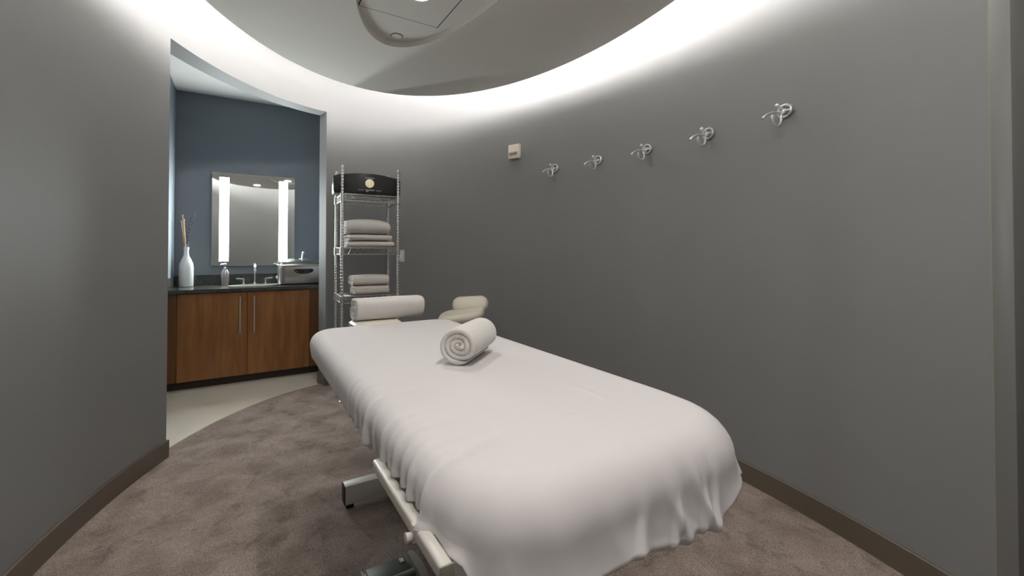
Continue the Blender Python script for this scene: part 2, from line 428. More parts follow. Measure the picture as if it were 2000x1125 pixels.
for L0, L1, hx in ((-0.486, 0.0445, -0.012), (0.0485, 0.584, 0.102)):
    b = MB(); vbox(b, L0, L1, 0.0, 0.020, 0.080, 0.862, 0.0015)
    dr = b.build('door', M['wood'], vc, smooth=False)
    h = MB().tube([(hx, -0.028, 0.475), (hx, -0.028, 0.822)], 0.0055, 12)
    for z in (0.52, 0.777): h.tube([(hx, 0.0, z), (hx, -0.028, z)], 0.004, 8)
    h.build('handle', M['nickel'], dr)

# counter with an oval cut-out
ct = thing('countertop', 'dark polished stone countertop with oval sink cut-out over the cherry cabinet', 'countertop', A(0.0, SF, 0.868), ROT)
oc = (0.115, 0.275); oa, ob = 0.220, 0.150
L0, L1, y0, y1 = -0.568, 0.798, -0.025, 0.608
def rect_ray(a):
    dx, dy = math.cos(a), math.sin(a); ts = []
    if dx > 1e-9: ts.append((L1 - oc[0]) / dx)
    if dx < -1e-9: ts.append((L0 - oc[0]) / dx)
    if dy > 1e-9: ts.append((y1 - oc[1]) / dy)
    if dy < -1e-9: ts.append((y0 - oc[1]) / dy)
    t = min(ts); return (oc[0] + dx * t, oc[1] + dy * t)
angs = [2 * PI * i / 64 for i in range(64)] + [math.atan2(y - oc[1], x - oc[0]) % (2 * PI) for x in (L0, L1) for y in (y0, y1)]
angs = sorted(angs); n = len(angs); vs = []; fs = []
for a in angs:
    rx, ry = rect_ray(a); t_ = math.atan2(math.sin(a) / ob, math.cos(a) / oa)
    ex, ey = oc[0] + oa * math.cos(t_), oc[1] + ob * math.sin(t_)
    vs += [(rx, ry, 0), (rx, ry, 0.032), (ex, ey, 0.032), (ex, ey, 0)]
for i in range(n):
    a = 4 * i; b_ = 4 * ((i + 1) % n)
    for j in range(4): fs.append((a + j, b_ + j, b_ + (j + 1) % 4, a + (j + 1) % 4))
MB().add(vs, fs).build('slab', M['granite'], ct, smooth=False)
b = MB(); vbox(b, L0, L1, 0.588, 0.607, 0.032, 0.135, 0.001); b.build('backsplash', M['granite'], ct, smooth=False)
b = MB(); vbox(b, L0, L0 + 0.018, 0.0, 0.587, 0.032, 0.135, 0.001); b.build('side_splash', M['granite'], ct, smooth=False)
sk = thing('sink', 'oval steel sink basin set in the dark stone counter', 'sink', A(0.115, SF + 0.275, 0.868), ROT)
prof = [(0.235, 0.0345), (0.235, 0.0375), (0.216, 0.0375), (0.209, 0.02), (0.195, -0.03), (0.16, -0.075), (0.08, -0.092), (0.012, -0.095), (0.012, -0.105)]
MB().lathe(prof, (0, 0, 0), 64, 1.0, 0.68).build('basin', M['steel'], sk)
MB().lathe([(0.001, -0.090), (0.022, -0.090), (0.024, -0.094)], (0, 0, 0), 20).build('drain', M['chrome'], sk)
CT_Z = 0.9

# faucet
fa = thing('faucet', 'chrome gooseneck faucet with two lever handles behind the sink', 'faucet', A(0.115, SF + 0.50, CT_Z), ROT)
g = MB().lathe([(0.024, 0), (0.024, 0.008), (0.012, 0.016)], n=24)
g.tube([(0, 0, 0.0), (0, 0, 0.16)] + arc((0, -0.045, 0.165), 0.045, 0, PI * 0.97, 14, 'yz') + [(0, -0.092, 0.135)], 0.0095, 12)
g.lathe([(0.012, 0.125), (0.014, 0.13), (0.014, 0.15), (0.010, 0.152)], (0, -0.092, 0), 20)
g.build('spout', M['chrome'], fa)
for sx in (-1, 1):
    g = MB().lathe([(0.022, 0), (0.022, 0.006), (0.010, 0.012), (0.009, 0.05), (0.012, 0.052), (0.012, 0.062), (0.002, 0.064)], (sx * 0.10, 0, 0), 20)
    g.tube([(sx * 0.10, 0, 0.057), (sx * 0.165, -0.01, 0.060)], 0.006, 10)
    g.build('handle', M['chrome'], fa)

# soap dispenser
sd = thing('soap_dispenser', 'slim metallic soap dispenser between the white vase and the faucet', 'soap dispenser', A(-0.146, SF + 0.47, CT_Z), ROT)
MB().lathe([(0.030, 0.0), (0.031, 0.01), (0.036, 0.09), (0.033, 0.13), (0.022, 0.155), (0.014, 0.163)], n=24, sx=1, sy=0.75).build('bottle', mat('pewter', (0.48, 0.45, 0.44), 0.3, 0.7), sd)
g = MB().lathe([(0.013, 0.163), (0.013, 0.178), (0.005, 0.18), (0.005, 0.205), (0.012, 0.208), (0.012, 0.220), (0.002, 0.222)], n=16)
g.tube([(0, 0, 0.213), (-0.03, -0.02, 0.213), (-0.04, -0.027, 0.205)], 0.005, 8)
g.build('pump', M['chrome'], sd)

# vase and dried stems
vx = A(-0.463, SF + 0.45, CT_Z)
va = thing('bottle_vase', 'white ceramic bottle vase on the left end of the counter', 'vase', vx, ROT)
MB().lathe([(r_ * 0.84, z_) for r_, z_ in [(0.001, 0), (0.064, 0.0), (0.070, 0.006), (0.071, 0.05), (0.071, 0.19), (0.066, 0.225), (0.048, 0.265), (0.030, 0.295), (0.024, 0.32), (0.024, 0.355), (0.027, 0.385),
            (0.020, 0.385), (0.018, 0.35), (0.018, 0.31), (0.001, 0.30)]], n=40).build('bottle', M['ceramic'], va)
def stem(name, mt, pts, r, label, cat, group, leaves=0):
    o = thing(name, label, cat, vx + Vector((0, 0, 0.30)), ROT, group)
    P = smooth_path([(p[0], p[1], p[2]) for p in pts], 6)
    MB().tube(P, r, 6).build('stalk', mt, o)
    if leaves:
        f = MB()
        for i in range(leaves):
            k = int(len(P) * (0.42 + 0.56 * i / leaves)); p = P[min(k, len(P) - 1)]
            for a in range(3):
                an = a * 2.1 + i * 0.9; q = p + Vector((math.cos(an) * 0.011, math.sin(an) * 0.011, 0.010))
                f.tube([p, (p + q) / 2 + Vector((0, 0, 0.002)), q], [0.002, 0.0048, 0.001], 5)
        f.build('blossoms', M['sprig'], o)
    return o
GS = 'dried stems in the white vase'
stem('dried_reed', M['reed'], [(-0.006, 0.0, 0.02), (-0.012, 0.0, 0.15), (-0.034, 0.0, 0.40)], [0.0035] * 12 + [0.006], 'tallest tan reed leaning left out of the white vase', 'dried stem', GS)
stem('dried_reed', M['reed'], [(-0.002, 0.008, 0.02), (-0.010, 0.01, 0.15), (-0.022, 0.012, 0.36)], [0.0035] * 12 + [0.006], 'upright tan reed in the middle of the vase bunch', 'dried stem', GS)
stem('dried_reed', M['reed'], [(-0.01, -0.006, 0.02), (-0.02, -0.01, 0.15), (-0.042, -0.012, 0.34)], [0.003] * 12 + [0.005], 'short tan reed at the left of the vase bunch', 'dried stem', GS)
stem('lavender_sprig', M['stemm'], [(0.006, 0.0, 0.02), (0.012, 0.0, 0.15), (0.035, 0.0, 0.36)], 0.002, 'dark dried lavender sprig leaning right from the white vase', 'dried stem', GS, 14)
stem('lavender_sprig', M['stemm'], [(0.008, 0.005, 0.02), (0.018, 0.005, 0.15), (0.045, 0.0, 0.30), (0.068, 0.0, 0.46)], 0.0013, 'tallest thin dark sprig bending right above the vase', 'dried stem', GS, 4)

# ------------------------------------------------------------------ lit mirror
mr = thing('lighted_mirror', 'rectangular wall mirror with two glowing vertical light strips above the sink', 'mirror', A(0.114, AB, 1.577), ROT)
MW, MH = 0.762, 0.965
MB().box((0, -0.022, 0), (MW - 0.03, 0.036, MH - 0.03)).build('housing', M['glassedge'], mr, smooth=False)
MB().box((0, -0.0425, 0), (MW, 0.005, MH), bev=0.001).build('glass', M['mirror'], mr, smooth=False)
for x in (-0.275, 0.268):
    MB().box((x, -0.0458, 0.0), (0.082, 0.0016, 0.87)).build('light_strip', M['strip'], mr, smooth=False)

# ------------------------------------------------------------------ towel warmer / roaster on the counter
rs = thing('roaster_oven', 'stainless countertop roaster with black rimmed lid beside the sink', 'roaster', A(0.55, SF + 0.33, CT_Z), ROT)
def rrect(hx, hy, r, n=8):
    out = []
    for cx, cy, a0 in ((hx - r, hy - r, 0), (-hx + r, hy - r, PI / 2), (-hx + r, -hy + r, PI), (hx - r, -hy + r, 1.5 * PI)):
        for i in range(n + 1): a = a0 + PI / 2 * i / n; out.append((cx + r * math.cos(a), cy + r * math.sin(a)))
    return out
def loft(rings):
    vs = []; fs = []; n = len(rings[0][0])
    for poly, z in rings: vs += [(x, y, z) for x, y in poly]
    for i in range(len(rings) - 1):
        for j in range(n): fs.append((i * n + j, i * n + (j + 1) % n, (i + 1) * n + (j + 1) % n, (i + 1) * n + j))
    fs.append(tuple(range(n - 1, -1, -1))); fs.append(tuple((len(rings) - 1) * n + j for j in range(n)))
    return MB().add(vs, fs)
HX, HY = 0.232, 0.150
loft([(rrect(HX - .012, HY - .012, .05), 0), (rrect(HX - .006, HY - .006, .055), 0.012)]).build('base', M['black'], rs)
loft([(rrect(HX - .004, HY - .004, .06), 0.012), (rrect(HX, HY, .06), 0.02), (rrect(HX, HY, .06), 0.185), (rrect(HX + .004, HY + .004, .06), 0.19), (rrect(HX + .004, HY + .004, .06), 0.197)]).build('body', M['steel'], rs)
ld = loft([(rrect(HX + .010, HY + .010, .06), 0.197), (rrect(HX + .012, HY + .012, .06), 0.203), (rrect(HX - .002, HY - .002, .06), 0.209)]).build('lid_rim', M['steel'], rs)
lid = loft([(rrect(HX - .006, HY - .006, .06), 0.209), (rrect(HX - .012, HY - .012, .06), 0.224), (rrect(HX - .04, HY - .04, .06), 0.243), (rrect(HX - .09, HY - .075, .05), 0.255), (rrect(HX - .15, HY - .10, .03), 0.26)]).build('lid', mat('smoked_lid', (0.13, 0.145, 0.14), 0.22, 0.7), rs)
g = MB().lathe([(0.030, 0.255), (0.030, 0.264), (0.014, 0.272), (0.008, 0.276)], n=20)
g.tube([(0, 0, 0.27), (0.004, 0, 0.305), (0.010, 0, 0.325)], [0.008, 0.008, 0.011], 10).sphere((0.011, 0, 0.329), 0.013)
g.build('lid_handle', M['chrome'], lid)
# oval grip on the front
g = MB(); pf = []
for i in range(25):
    a = PI * i / 24
    pf.append((-0.085 * math.cos(a), -HY - 0.006 - 0.022 * math.sin(a), 0.150 - 0.030 * math.sin(a)))
g.tube(pf, 0.009, 8); g.box((0, -HY - 0.010, 0.155), (0.17, 0.014, 0.014), bev=0.005)
lens_ = [(-0.084 * math.cos(PI * i / 20), 0.158 - 0.040 * math.sin(PI * i / 20)) for i in range(21)]
k0 = len(g.v); m_ = len(lens_)
g.add([(x, -HY - 0.001, z) for x, z in lens_] + [(x, -HY - 0.010, z) for x, z in lens_],
      [tuple(range(m_)), tuple(range(2 * m_ - 1, m_ - 1, -1))] + [(i, (i + 1) % m_, m_ + (i + 1) % m_, m_ + i) for i in range(m_)])
g.build('front_grip', M['gloss'], rs)
MB().lathe([(0.001, 0), (0.014, 0), (0.014, 0.012), (0.009, 0.018), (0.001, 0.018)], (-HX, -0.03, 0.075), 16, axis=Matrix.Rotation(-PI / 2, 3, 'Y')).build('knob', M['chrome'], rs)

# ------------------------------------------------------------------ wire rack
RR = D2R(29.6)
rk = thing('wire_rack', 'chrome wire shelving rack against the curved wall beside the opening', 'shelving rack', (-1.405, 3.60, FZ), RR)
RW, RDp, RH = 0.46, 0.345, 1.955
for x in (0, RW):
    for y in (0, RDp):
        p = MB(); prof = [(0.0125, 0.03)]; z = 0.06
        while z < RH - 0.02:
            prof += [(0.0125, z), (0.0112, z + 0.002), (0.0112, z + 0.004), (0.0125, z + 0.006)]; z += 0.0254
        prof += [(0.0125, RH - 0.004), (0.009, RH), (0.001, RH)]
        p.lathe(prof, (x, y, 0), 14); pst = p.build('post', M['rack'], rk, ang=60)
        MB().lathe([(0.001, 0), (0.019, 0.0), (0.020, 0.008), (0.010, 0.014), (0.006, 0.03), (0.006, 0.034)], (x, y, 0), 16).build('levelling_foot', M['rack'], pst)
def wire_shelf(z):
    s = MB(); r = 0.0032; h = 0.062
    for zz in (z, z - h if False else z - 0.055):
        for (a, b_) in (((0, 0), (RW, 0)), ((0, RDp), (RW, RDp)), ((0, 0), (0, RDp)), ((RW, 0), (RW, RDp))):
            s.tube([(a[0], a[1], zz), (b_[0], b_[1], zz)], r, 6)
    for y in (0, RDp):
        n = 16; pts = [(0.02 + (RW - 0.04) * i / n, y, z if i % 2 == 0 else z - 0.055) for i in range(n + 1)]
        s.tube(pts, 0.0022, 5)
    for x in (0, RW):
        n = 8; pts = [(x, 0.02 + (RDp - 0.04) * i / n, z if i % 2 == 0 else z - 0.055) for i in range(n + 1)]
        s.tube(pts, 0.0022, 5)
    k = 26
    for i in range(1, k): s.tube([(RW * i / k, 0, z + 0.003), (RW * i / k, RDp, z + 0.003)], 0.0024, 5)
    for y in (RDp / 3, 2 * RDp / 3): s.tube([(0, y, z - 0.003), (RW, y, z - 0.003)], 0.003, 6)
    for x in (0, RW):
        for y in (0, RDp): s.lathe([(0.0135, z - 0.06), (0.019, z - 0.058), (0.0165, z + 0.004), (0.0135, z + 0.006)], (x, y, 0), 14)
    return s
for z in (1.725, 1.275, 0.868, 0.20): wire_shelf(z - FZ).build('wire_shelf', M['rack'], rk, ang=50)
def rack(x, y, z): return Vector((-1.405, 3.60, 0)) + Matrix.Rotation(RR, 3, 'Z') @ Vector((x, y, z))

# dock speaker on the top shelf
dk = thing('dock_speaker', 'black bowed docking speaker with a pale round dial on the top wire shelf', 'speaker', rack(0.215, 0.14, 1.7335), RR)
def bow(sc_, zz, dz=0.0):
    out = []; hw_ = 0.278 * sc_
    for i in range(25):
        u = -1 + 2 * i / 24; out.append((hw_ * u, -0.085 - 0.075 * (1 - u * u) * sc_))
    for i in range(13):
        u = 1 - 2 * i / 12; out.append((hw_ * u * 0.97, 0.08 * sc_))
    return out
def bowring(sc_, z, arch):
    return [(x, y, z + arch * (1 - (x / 0.278) ** 2)) for x, y in bow(sc_, 0)]
rings = [bowring(0.95, 0.0, 0), bowring(0.985, 0.006, -0.002), bowring(1.0, 0.02, -0.002), bowring(1.0, 0.140, 0.022), bowring(0.98, 0.148, 0.022), bowring(0.93, 0.151, 0.022)]
vs = [p for r in rings for p in r]; n = len(rings[0]); fs = []
for i in range(len(rings) - 1):
    for j in range(n): fs.append((i * n + j, i * n + (j + 1) % n, (i + 1) * n + (j + 1) % n, (i + 1) * n + j))
fs.append(tuple(range(n - 1, -1, -1))); fs.append(tuple((len(rings) - 1) * n + j for j in range(n)))
MB().add(vs, fs).build('cabinet', M['black'], dk)
ax = Matrix.Rotation(PI / 2, 3, 'X')
MB().lathe([(0.001, 0), (0.0365, 0), (0.0365, 0.003), (0.033, 0.005), (0.001, 0.005)], (0.0, -0.1585, 0.088), 32, axis=ax).build('dial', M['dial'], dk)
MB().box((0.0, -0.1605, 0.1335), (0.075, 0.002, 0.014)).build('badge', M['greylabel'], dk, smooth=False)
g = MB().box((0.0, -0.168, 0.030), (0.075, 0.018, 0.006), bev=0.002)
for x in (-0.072, 0.072): g.box((x, -0.158, 0.030), (0.045, 0.008, 0.003))
g.build('control_bar', M['label'], dk)
MB().box((0, -0.172, 0.012), (0.10, 0.03, 0.022), bev=0.006).build('dock_tray', M['gloss'], dk)

# ------------------------------------------------------------------ towels
def spiral_towel(name, mt, rx, ry, length, pitch, thick, turns, sq=2.0, seed=1, wob=0.002, bulge=1.0, parent=None):
    """band rolled or folded round itself; axis along local x, resting on z = 0"""
    rnd = random.Random(seed); per = 56; n = int(turns * per)
    ph = [rnd.uniform(0, 6.28) for _ in range(6)]
    def pos(t, o):
        a = 2 * PI * t; c, s = math.cos(a), math.sin(a)
        X = math.copysign(abs(c) ** (2 / sq), c) * max(0.002, rx - o); Z = math.copysign(abs(s) ** (2 / sq), s) * max(0.0015, ry - o)
        k = 1 + 0.018 * math.sin(2 * a + ph[0]) + 0.012 * math.sin(3 * a + ph[1])
        return X * k, Z * k
    h = thick / 2
    prof = []                                    # (axial, radial fraction)
    for sd in (-1, 1):
        for i in range(7):
            a = -PI / 2 + PI * i / 6
            if sd == 1: prof.append((1, math.cos(a), math.sin(a)))
            else: prof.append((-1, math.cos(a), -math.sin(a)))
    prof = [q for q in prof if q[0] == 1] + [q for q in prof if q[0] == -1]
    mids = 6; loop = []
    for q in prof[:7]: loop.append(('e', 1, q[1], q[2]))
    for i in range(1, mids): loop.append(('m', 1 - 2 * i / mids, 0, 1.0))
    for q in prof[7:]: loop.append(('e', -1, q[1], q[2]))
    for i in range(1, mids): loop.append(('m', -1 + 2 * i / mids, 0, -1.0))
    m = len(loop); vs = []; fs = []
    for i in range(n + 1):
        t = i / per; o = (turns - t) * pitch + h
        end = 1.0
        if i < 4: end = 0.35 + 0.16 * i
        if n - i < 4: end = 0.35 + 0.16 * (n - i)
        ex = wob * math.sin(t * 5.1 + ph[2]) + wob * math.sin(t * 11.7 + ph[3])
        for kind, sx, ca, rf in loop:
            ra = rf * h * end
            X, Z = pos(t, o - ra)
            if kind == 'e': x = sx * (length / 2 - h + ca * h * bulge) + ex
            else: x = sx * (length / 2 - h) + ex
            sag = 1 + 0.012 * math.sin(x * 23 + ph[4]) * (1 if rf > 0 else 0)
            vs.append((x, X * sag, Z * sag))
    for i in range(n):
        for j in range(m): fs.append((i * m + j, i * m + (j + 1) % m, (i + 1) * m + (j + 1) % m, (i + 1) * m + j))
    fs.append(tuple(range(m - 1, -1, -1))); fs.append(tuple(n * m + j for j in range(m)))
    zm = min(v[2] for v in vs); vs = [(x, y, z - zm) for x, y, z in vs]
    return MB().add(vs, fs).build(name, mt, parent, ang=70)
GF = 'folded towels on the wire rack'
def rack_towel(x, y, z, rx, ry, ln, label, mt='towel', seed=1, rz=0, sq=2.6, turns=2, pitch=0.02, th=0.021, hgt=0.08, dome=0.06, grp=GF):
    o = spiral_towel('folded_towel', M[mt], rx, ry, ln, pitch, th, turns, sq, seed, 0.003)
    zs = [v.co.z for v in o.data.vertices]; k = hgt / max(zs)
    for v in o.data.vertices: v.co.z *= k * (1 - dome * min(1.0, abs(2 * v.co.x / ln)) ** 3)
    o.location = rack(x, y, z); o.rotation_euler = (0, 0, RR + rz)
    tag(o, label, 'towel', grp); return o
z2 = 1.2812
rack_towel(0.240, 0.16, z2, 0.155, 0.030, 0.385, 'bottom folded towel of three on the middle wire shelf', 'towel2', 3, -0.04, 3.6, 3, 0.009, 0.0115, 0.052, 0.05)
rack_towel(0.232, 0.16, z2 + 0.0525, 0.155, 0.029, 0.36, 'middle folded towel of three on the middle wire shelf', 'towel2', 5, 0.06, 3.2, 3, 0.009, 0.0115, 0.058, 0.08)
rack_towel(0.215, 0.165, z2 + 0.1095, 0.165, 0.070, 0.365, 'thick puffy towel on top of the middle shelf stack', 'towel', 8, 0.0, 2.5, 4.0, 0.0155, 0.0185, 0.137, 0.16)
z3 = 0.8742
rack_towel(0.250, 0.15, z3, 0.14, 0.041, 0.285, 'lower of two folded towels on the lower wire shelf', 'towel2', 11, 0.0, 4.0, 3, 0.012, 0.0145, 0.079, 0.02)
rack_towel(0.243, 0.148, z3 + 0.0785, 0.14, 0.042, 0.30, 'upper of two folded towels on the lower wire shelf', 'towel2', 14, 0.02, 3.6, 3, 0.012, 0.0145, 0.088, 0.05)

# ------------------------------------------------------------------ massage table
TCL, TCS, TZ = 0.665, 1.455, 0.86
mt_ = thing('massage_table', 'electric massage table with cream steel frame standing on the carpet', 'massage table', A(TCL, TCS, FZ), ROT)
def rr2(hx, y0, y1, rn, rf, n=24):
    """rounded rect; near (y0) corner radius rn, far radius rf; starts mid right side, goes counter-clockwise"""
    pts = []
    def side(a, b, k): return [(a[0] + (b[0] - a[0]) * i / k, a[1] + (b[1] - a[1]) * i / k) for i in range(k)]
    def cor(cx, cy, r, a0): return [(cx + r * math.cos(a0 + PI / 2 * i / n), cy + r * math.sin(a0 + PI / 2 * i / n)) for i in range(n)]
    pts += side((hx, y0 + rn), (hx, y1 - rf), 150)
    pts += cor(hx - rf, y1 - rf, rf, 0)
    pts += side((hx - rf, y1), (-hx + rf, y1), 50)
    pts += cor(-hx + rf, y1 - rf, rf, PI / 2)
    pts += side((-hx, y1 - rf), (-hx, y0 + rn), 340)
    pts += cor(-hx + rn, y0 + rn, rn, PI)
    pts += side((-hx + rn, y0), (hx - rn, y0), 100)
    pts += cor(hx - rn, y0 + rn, rn, 1.5 * PI)
    return pts
def simple_rr(hx, y0, y1, rn, rf, n=8):
    pts = []
    for cx, cy, r, a0 in ((hx - rf, y1 - rf, rf, 0), (-hx + rf, y1 - rf, rf, PI / 2), (-hx + rn, y0 + rn, rn, PI), (hx - rn, y0 + rn, rn, 1.5 * PI)):
        for i in range(n + 1): a = a0 + PI / 2 * i / n; pts.append((cx + r * math.cos(a), cy + r * math.sin(a)))
    return pts
TOPL = TZ - FZ
loft([(simple_rr(0.335, -.855, .915, .17, .10), TOPL - .075), (simple_rr(0.350, -.868, .930, .17, .10), TOPL - .070), (simple_rr(0.352, -.870, .932, .17, .10), TOPL - .055),
      (simple_rr(0.330, -.835, .905, .15, .09), TOPL - .034), (simple_rr(0.290, -.79, .86, .13, .07), TOPL - .018)]).build('cushion', M['pad'], mt_)
# frame under the cushion
RZL = 0.758 - FZ
for sx in (-1, 1):
    ry0 = -0.70
    rl = MB().box((sx * 0.360, (0.865 + ry0) / 2, RZL - 0.004), (0.034, 0.865 - ry0, 0.042), bev=0.007, seg=3).build('side_rail', M['frame'], mt_)
    MB().box((sx * 0.360, ry0 - 0.003, RZL - 0.004), (0.0345, 0.006, 0.0425), bev=0.002).build('end_cap', M['groove'], rl)
for y in (-0.66, -0.30, 0.30, 0.80):
    MB().box((0, y, RZL - 0.004), (0.684, 0.04, 0.036), bev=0.005).build('cross_member', M['frame'], mt_)
ac = MB().box((-0.397, -0.634, RZL + 0.002), (0.023, 0.402, 0.026), bev=0.006, seg=3)
for y in (-0.70, -0.50): ac.box((-0.385, y, RZL - 0.008), (0.016, 0.02, 0.016))
ac = ac.build('accessory_rail', M['frame'], mt_)
MB().box((-0.397, -0.8365, RZL + 0.002), (0.0245, 0.0035, 0.0275), bev=0.001).build('end_cap', M['beige'], ac)
c = MB().box((-0.397, -0.715, RZL + 0.001), (0.030, 0.014, 0.033), bev=0.004)
c.lathe([(0.001, 0), (0.007, 0), (0.009, 0.012), (0.001, 0.014)], (-0.410, -0.715, RZL - 0.004), 12, axis=Matrix.Rotation(-PI / 2, 3, 'Y'))
c.build('rail_clamp', M['frame'], ac)
for y in (-0.775, 0.775):
    bar = MB().box((0, y, 0.070), (0.475, 0.062, 0.090), bev=0.003).build('base_bar', M['frame'], mt_)
    for sx in (-1, 1):
        MB().box((sx * 0.2395, y, 0.070), (0.005, 0.058, 0.086)).build('end_cap', M['rubber'], bar)
        MB().lathe([(0.001, 0), (0.019, 0.0), (0.020, 0.012), (0.007, 0.015), (0.007, 0.026), (0.001, 0.026)], (sx * 0.212, y, 0), 16).build('levelling_foot', M['rubber'], bar)
MB().box((0, 0, 0.070), (0.07, 1.486, 0.07), bev=0.004).build('base_beam', M['frame'], mt_)
for y in (-0.42, 0.42):
    MB().box((0, y, 0.275), (0.115, 0.16, 0.338), bev=0.006).build('lift_column', M['frame'], mt_)
    MB().box((0, y, 0.585), (0.09, 0.13, 0.30), bev=0.005).build('inner_column', M['steel'], mt_)
# head cradle at the far end
cr = MB().tube([(-0.07, 0.90, TOPL - 0.075), (-0.07, 1.10, TOPL - 0.065)], 0.009, 10).tube([(0.07, 0.90, TOPL - 0.075), (0.07, 1.10, TOPL - 0.065)], 0.009, 10)
cr.build('cradle_arm', M['frame'], mt_)
cpad = []
hr = loft([(simple_rr(0.120, 1.035, 1.235, .05, .05), TOPL - .058), (simple_rr(0.135, 1.02, 1.25, .06, .06), TOPL - .045), (simple_rr(0.135, 1.02, 1.25, .06, .06), TOPL - .026), (simple_rr(0.115, 1.04, 1.23, .05, .05), TOPL - .012)])
hr.build('cradle_pad', M['cream'], mt_)

# fitted sheet
def sstep(a, b, x):
    t = max(0.0, min(1.0, (x - a) / (b - a))); return t * t * (3 - 2 * t)
per = rr2(0.386, -0.900, 0.958, 0.185, 0.13)
NP = len(per)
arcl = [0.0]
for i in range(1, NP): arcl.append(arcl[-1] + math.dist(per[i], per[i - 1]))
nrm = []
for i in range(NP):
    a = per[i - 1]; b_ = per[(i + 1) % NP]; t = Vector((b_[0] - a[0], b_[1] - a[1])).normalized(); nrm.append((t.y, -t.x))
# folds: (edge, position, amplitude, width, reach over the top, slant)
rn_ = random.Random(4)
folds = []
for S, am, wd, re, sl_ in ((1.95, .003, .05, .05, .3), (1.62, .004, .04, .08, .5), (1.40, .006, .018, .07, .5), (1.35, .005, .015, .06, .4), (1.30, .007, .018, .10, .5), (1.235, .006, .016, .08, .3),
                       (1.165, .014, .026, .26, .5), (1.10, .005, .016, .08, .5), (1.01, .010, .022, .16, .5), (0.965, .007, .016, .12, .6), (0.915, .012, .020, .17, .6), (0.865, .009, .016, .12, .6),
                       (0.82, .012, .019, .17, .7), (0.785, .006, .013, .10, .7), (0.735, .020, .026, .28, .9), (0.66, .006, .03, .08, .6), (0.60, .008, .04, .1, .6)):
    folds.append(('L', S - TCS, am * 1.45, wd * 0.85, re * 1.1, sl_))
for x, am, wd, re, sl_ in ((-.22, .005, .050, .04, .2), (-.12, .006, .040, .03, -.3), (-.03, .010, .022, .03, .4), (.030, .014, .022, .04, -.35), (.068, .008, .012, .03, .4),
                           (.110, .015, .018, .05, -.35), (.150, .008, .012, .03, .3), (.185, .010, .018, .03, .25), (.335, .010, .010, .02, 0)):
    folds.append(('N', x, am, wd, re, sl_))
for S, am, wd, re, sl_ in ((0.75, .007, .03, .04, .4), (0.9, .004, .03, .04, .4), (1.3, .004, .04, .05, .3), (1.8, .004, .04, .05, .3)):
    folds.append(('R', S - TCS, am, wd, re, sl_))
def fold_val(i, depth, inset):
    x, y = per[i]; val = 0.0
    for e, p, am, wd, re, sl_ in folds:
        if e == 'L':
            if x > -0.15: continue
            q = (y - p) + sl_ * 0.35 * depth - 0.25 * inset * sl_; wgt = sstep(-0.15, -0.32, x)
        elif e == 'R':
            if x < 0.15: continue
            q = (y - p) - sl_ * 0.35 * depth; wgt = sstep(0.15, 0.32, x)
        else:
            if y > -0.75: continue
            q = (x - p) + sl_ * depth; wgt = sstep(-0.72, -0.82, y)
        s = wd * (1.0 if q > 0 else 0.5) * (1 + 1.2 * inset / max(re, .01) * .3)
        z = q / s
        if abs(z) > 3: continue
        val += am * wgt * math.exp(-z * z) * max(0.0, 1 - inset / re) ** 1.5
    return val
def hem_drop(i):
    x, y = per[i]
    near = sstep(-0.66, -0.86, y)
    d = 0.124 + 0.006 * math.sin(y * 6 + 1) * (1 - near)
    if x < 0: d -= 0.034 * sstep(-0.42, -0.56, y) * sstep(-0.33, -0.37, x) * 1.0
    d += near * (0.040 * sstep(-0.37, -0.32, x) - 0.022 * sstep(0.2, 0.36, x) + 0.010 * math.sin(x * 17) + 0.004 * math.sin(x * 41 + 1))
    d += 0.05 * sstep(-0.2, -0.7, y) * sstep(0, 0.3, x) * (1 - near)
    return d
RAD = 0.05
def rad_i(i): return 0.060 + 0.025 * sstep(-0.60, -0.86, per[i][1])
rings = []   # each: list of verts
insets = [.90, .84, .78, .72, .68, .65, .63, .62, .61, .60, .59, .58, .57, .56, .55, .53, .50, .45, .38, .32, .26, .20, .15, .11, .08, .055, .035, .017]
hyc = 0.60
for fr_ in insets:
    R = []
    for i in range(NP):
        x, y = per[i]; sxp, syp = 0.0, max(-0.62, min(0.62, y))
        RAD = rad_i(i)
        xe, ye = x - nrm[i][0] * RAD, y - nrm[i][1] * RAD
        d = math.hypot(xe - sxp, ye - syp); ins = fr_ * d + RAD
        px, py = xe + (sxp - xe) * fr_, ye + (syp - ye) * fr_
        z = TOPL - 0.002 * (1 - fr_) + fold_val(i, 0, ins) * 0.42
        # long crease right of the middle
        cy = (py + 0.50) / 0.16
        if abs(cy) < 1: z += 0.0028 * (1 - cy * cy) * 1.8 * (math.exp(-((px - 0.157) / 0.010) ** 2) if px < 0.157 else math.exp(-((px - 0.157) / 0.004) ** 2))
        z += 0.0012 * math.sin(px * 9 + py * 4) * math.sin(py * 7 - 1)
        R.append((px, py, z))
    rings.append(R)
for k in range(0, 9):
    ph = PI / 2 * k / 8
    R = []
    for i in range(NP):
        x, y = per[i]; nx, ny = nrm[i]
        RAD = rad_i(i)
        o_ = -RAD + RAD * math.sin(ph); z = TOPL - 0.002 - RAD * (1 - math.cos(ph))
        fv = fold_val(i, 0.02 * k / 8, 0.05 * (1 - k / 8)) * (0.42 + 0.1 * k / 8)
        R.append((x + nx * (o_ + fv * math.sin(ph)), y + ny * (o_ + fv * math.sin(ph)), z + fv * math.cos(ph)))
    rings.append(R)
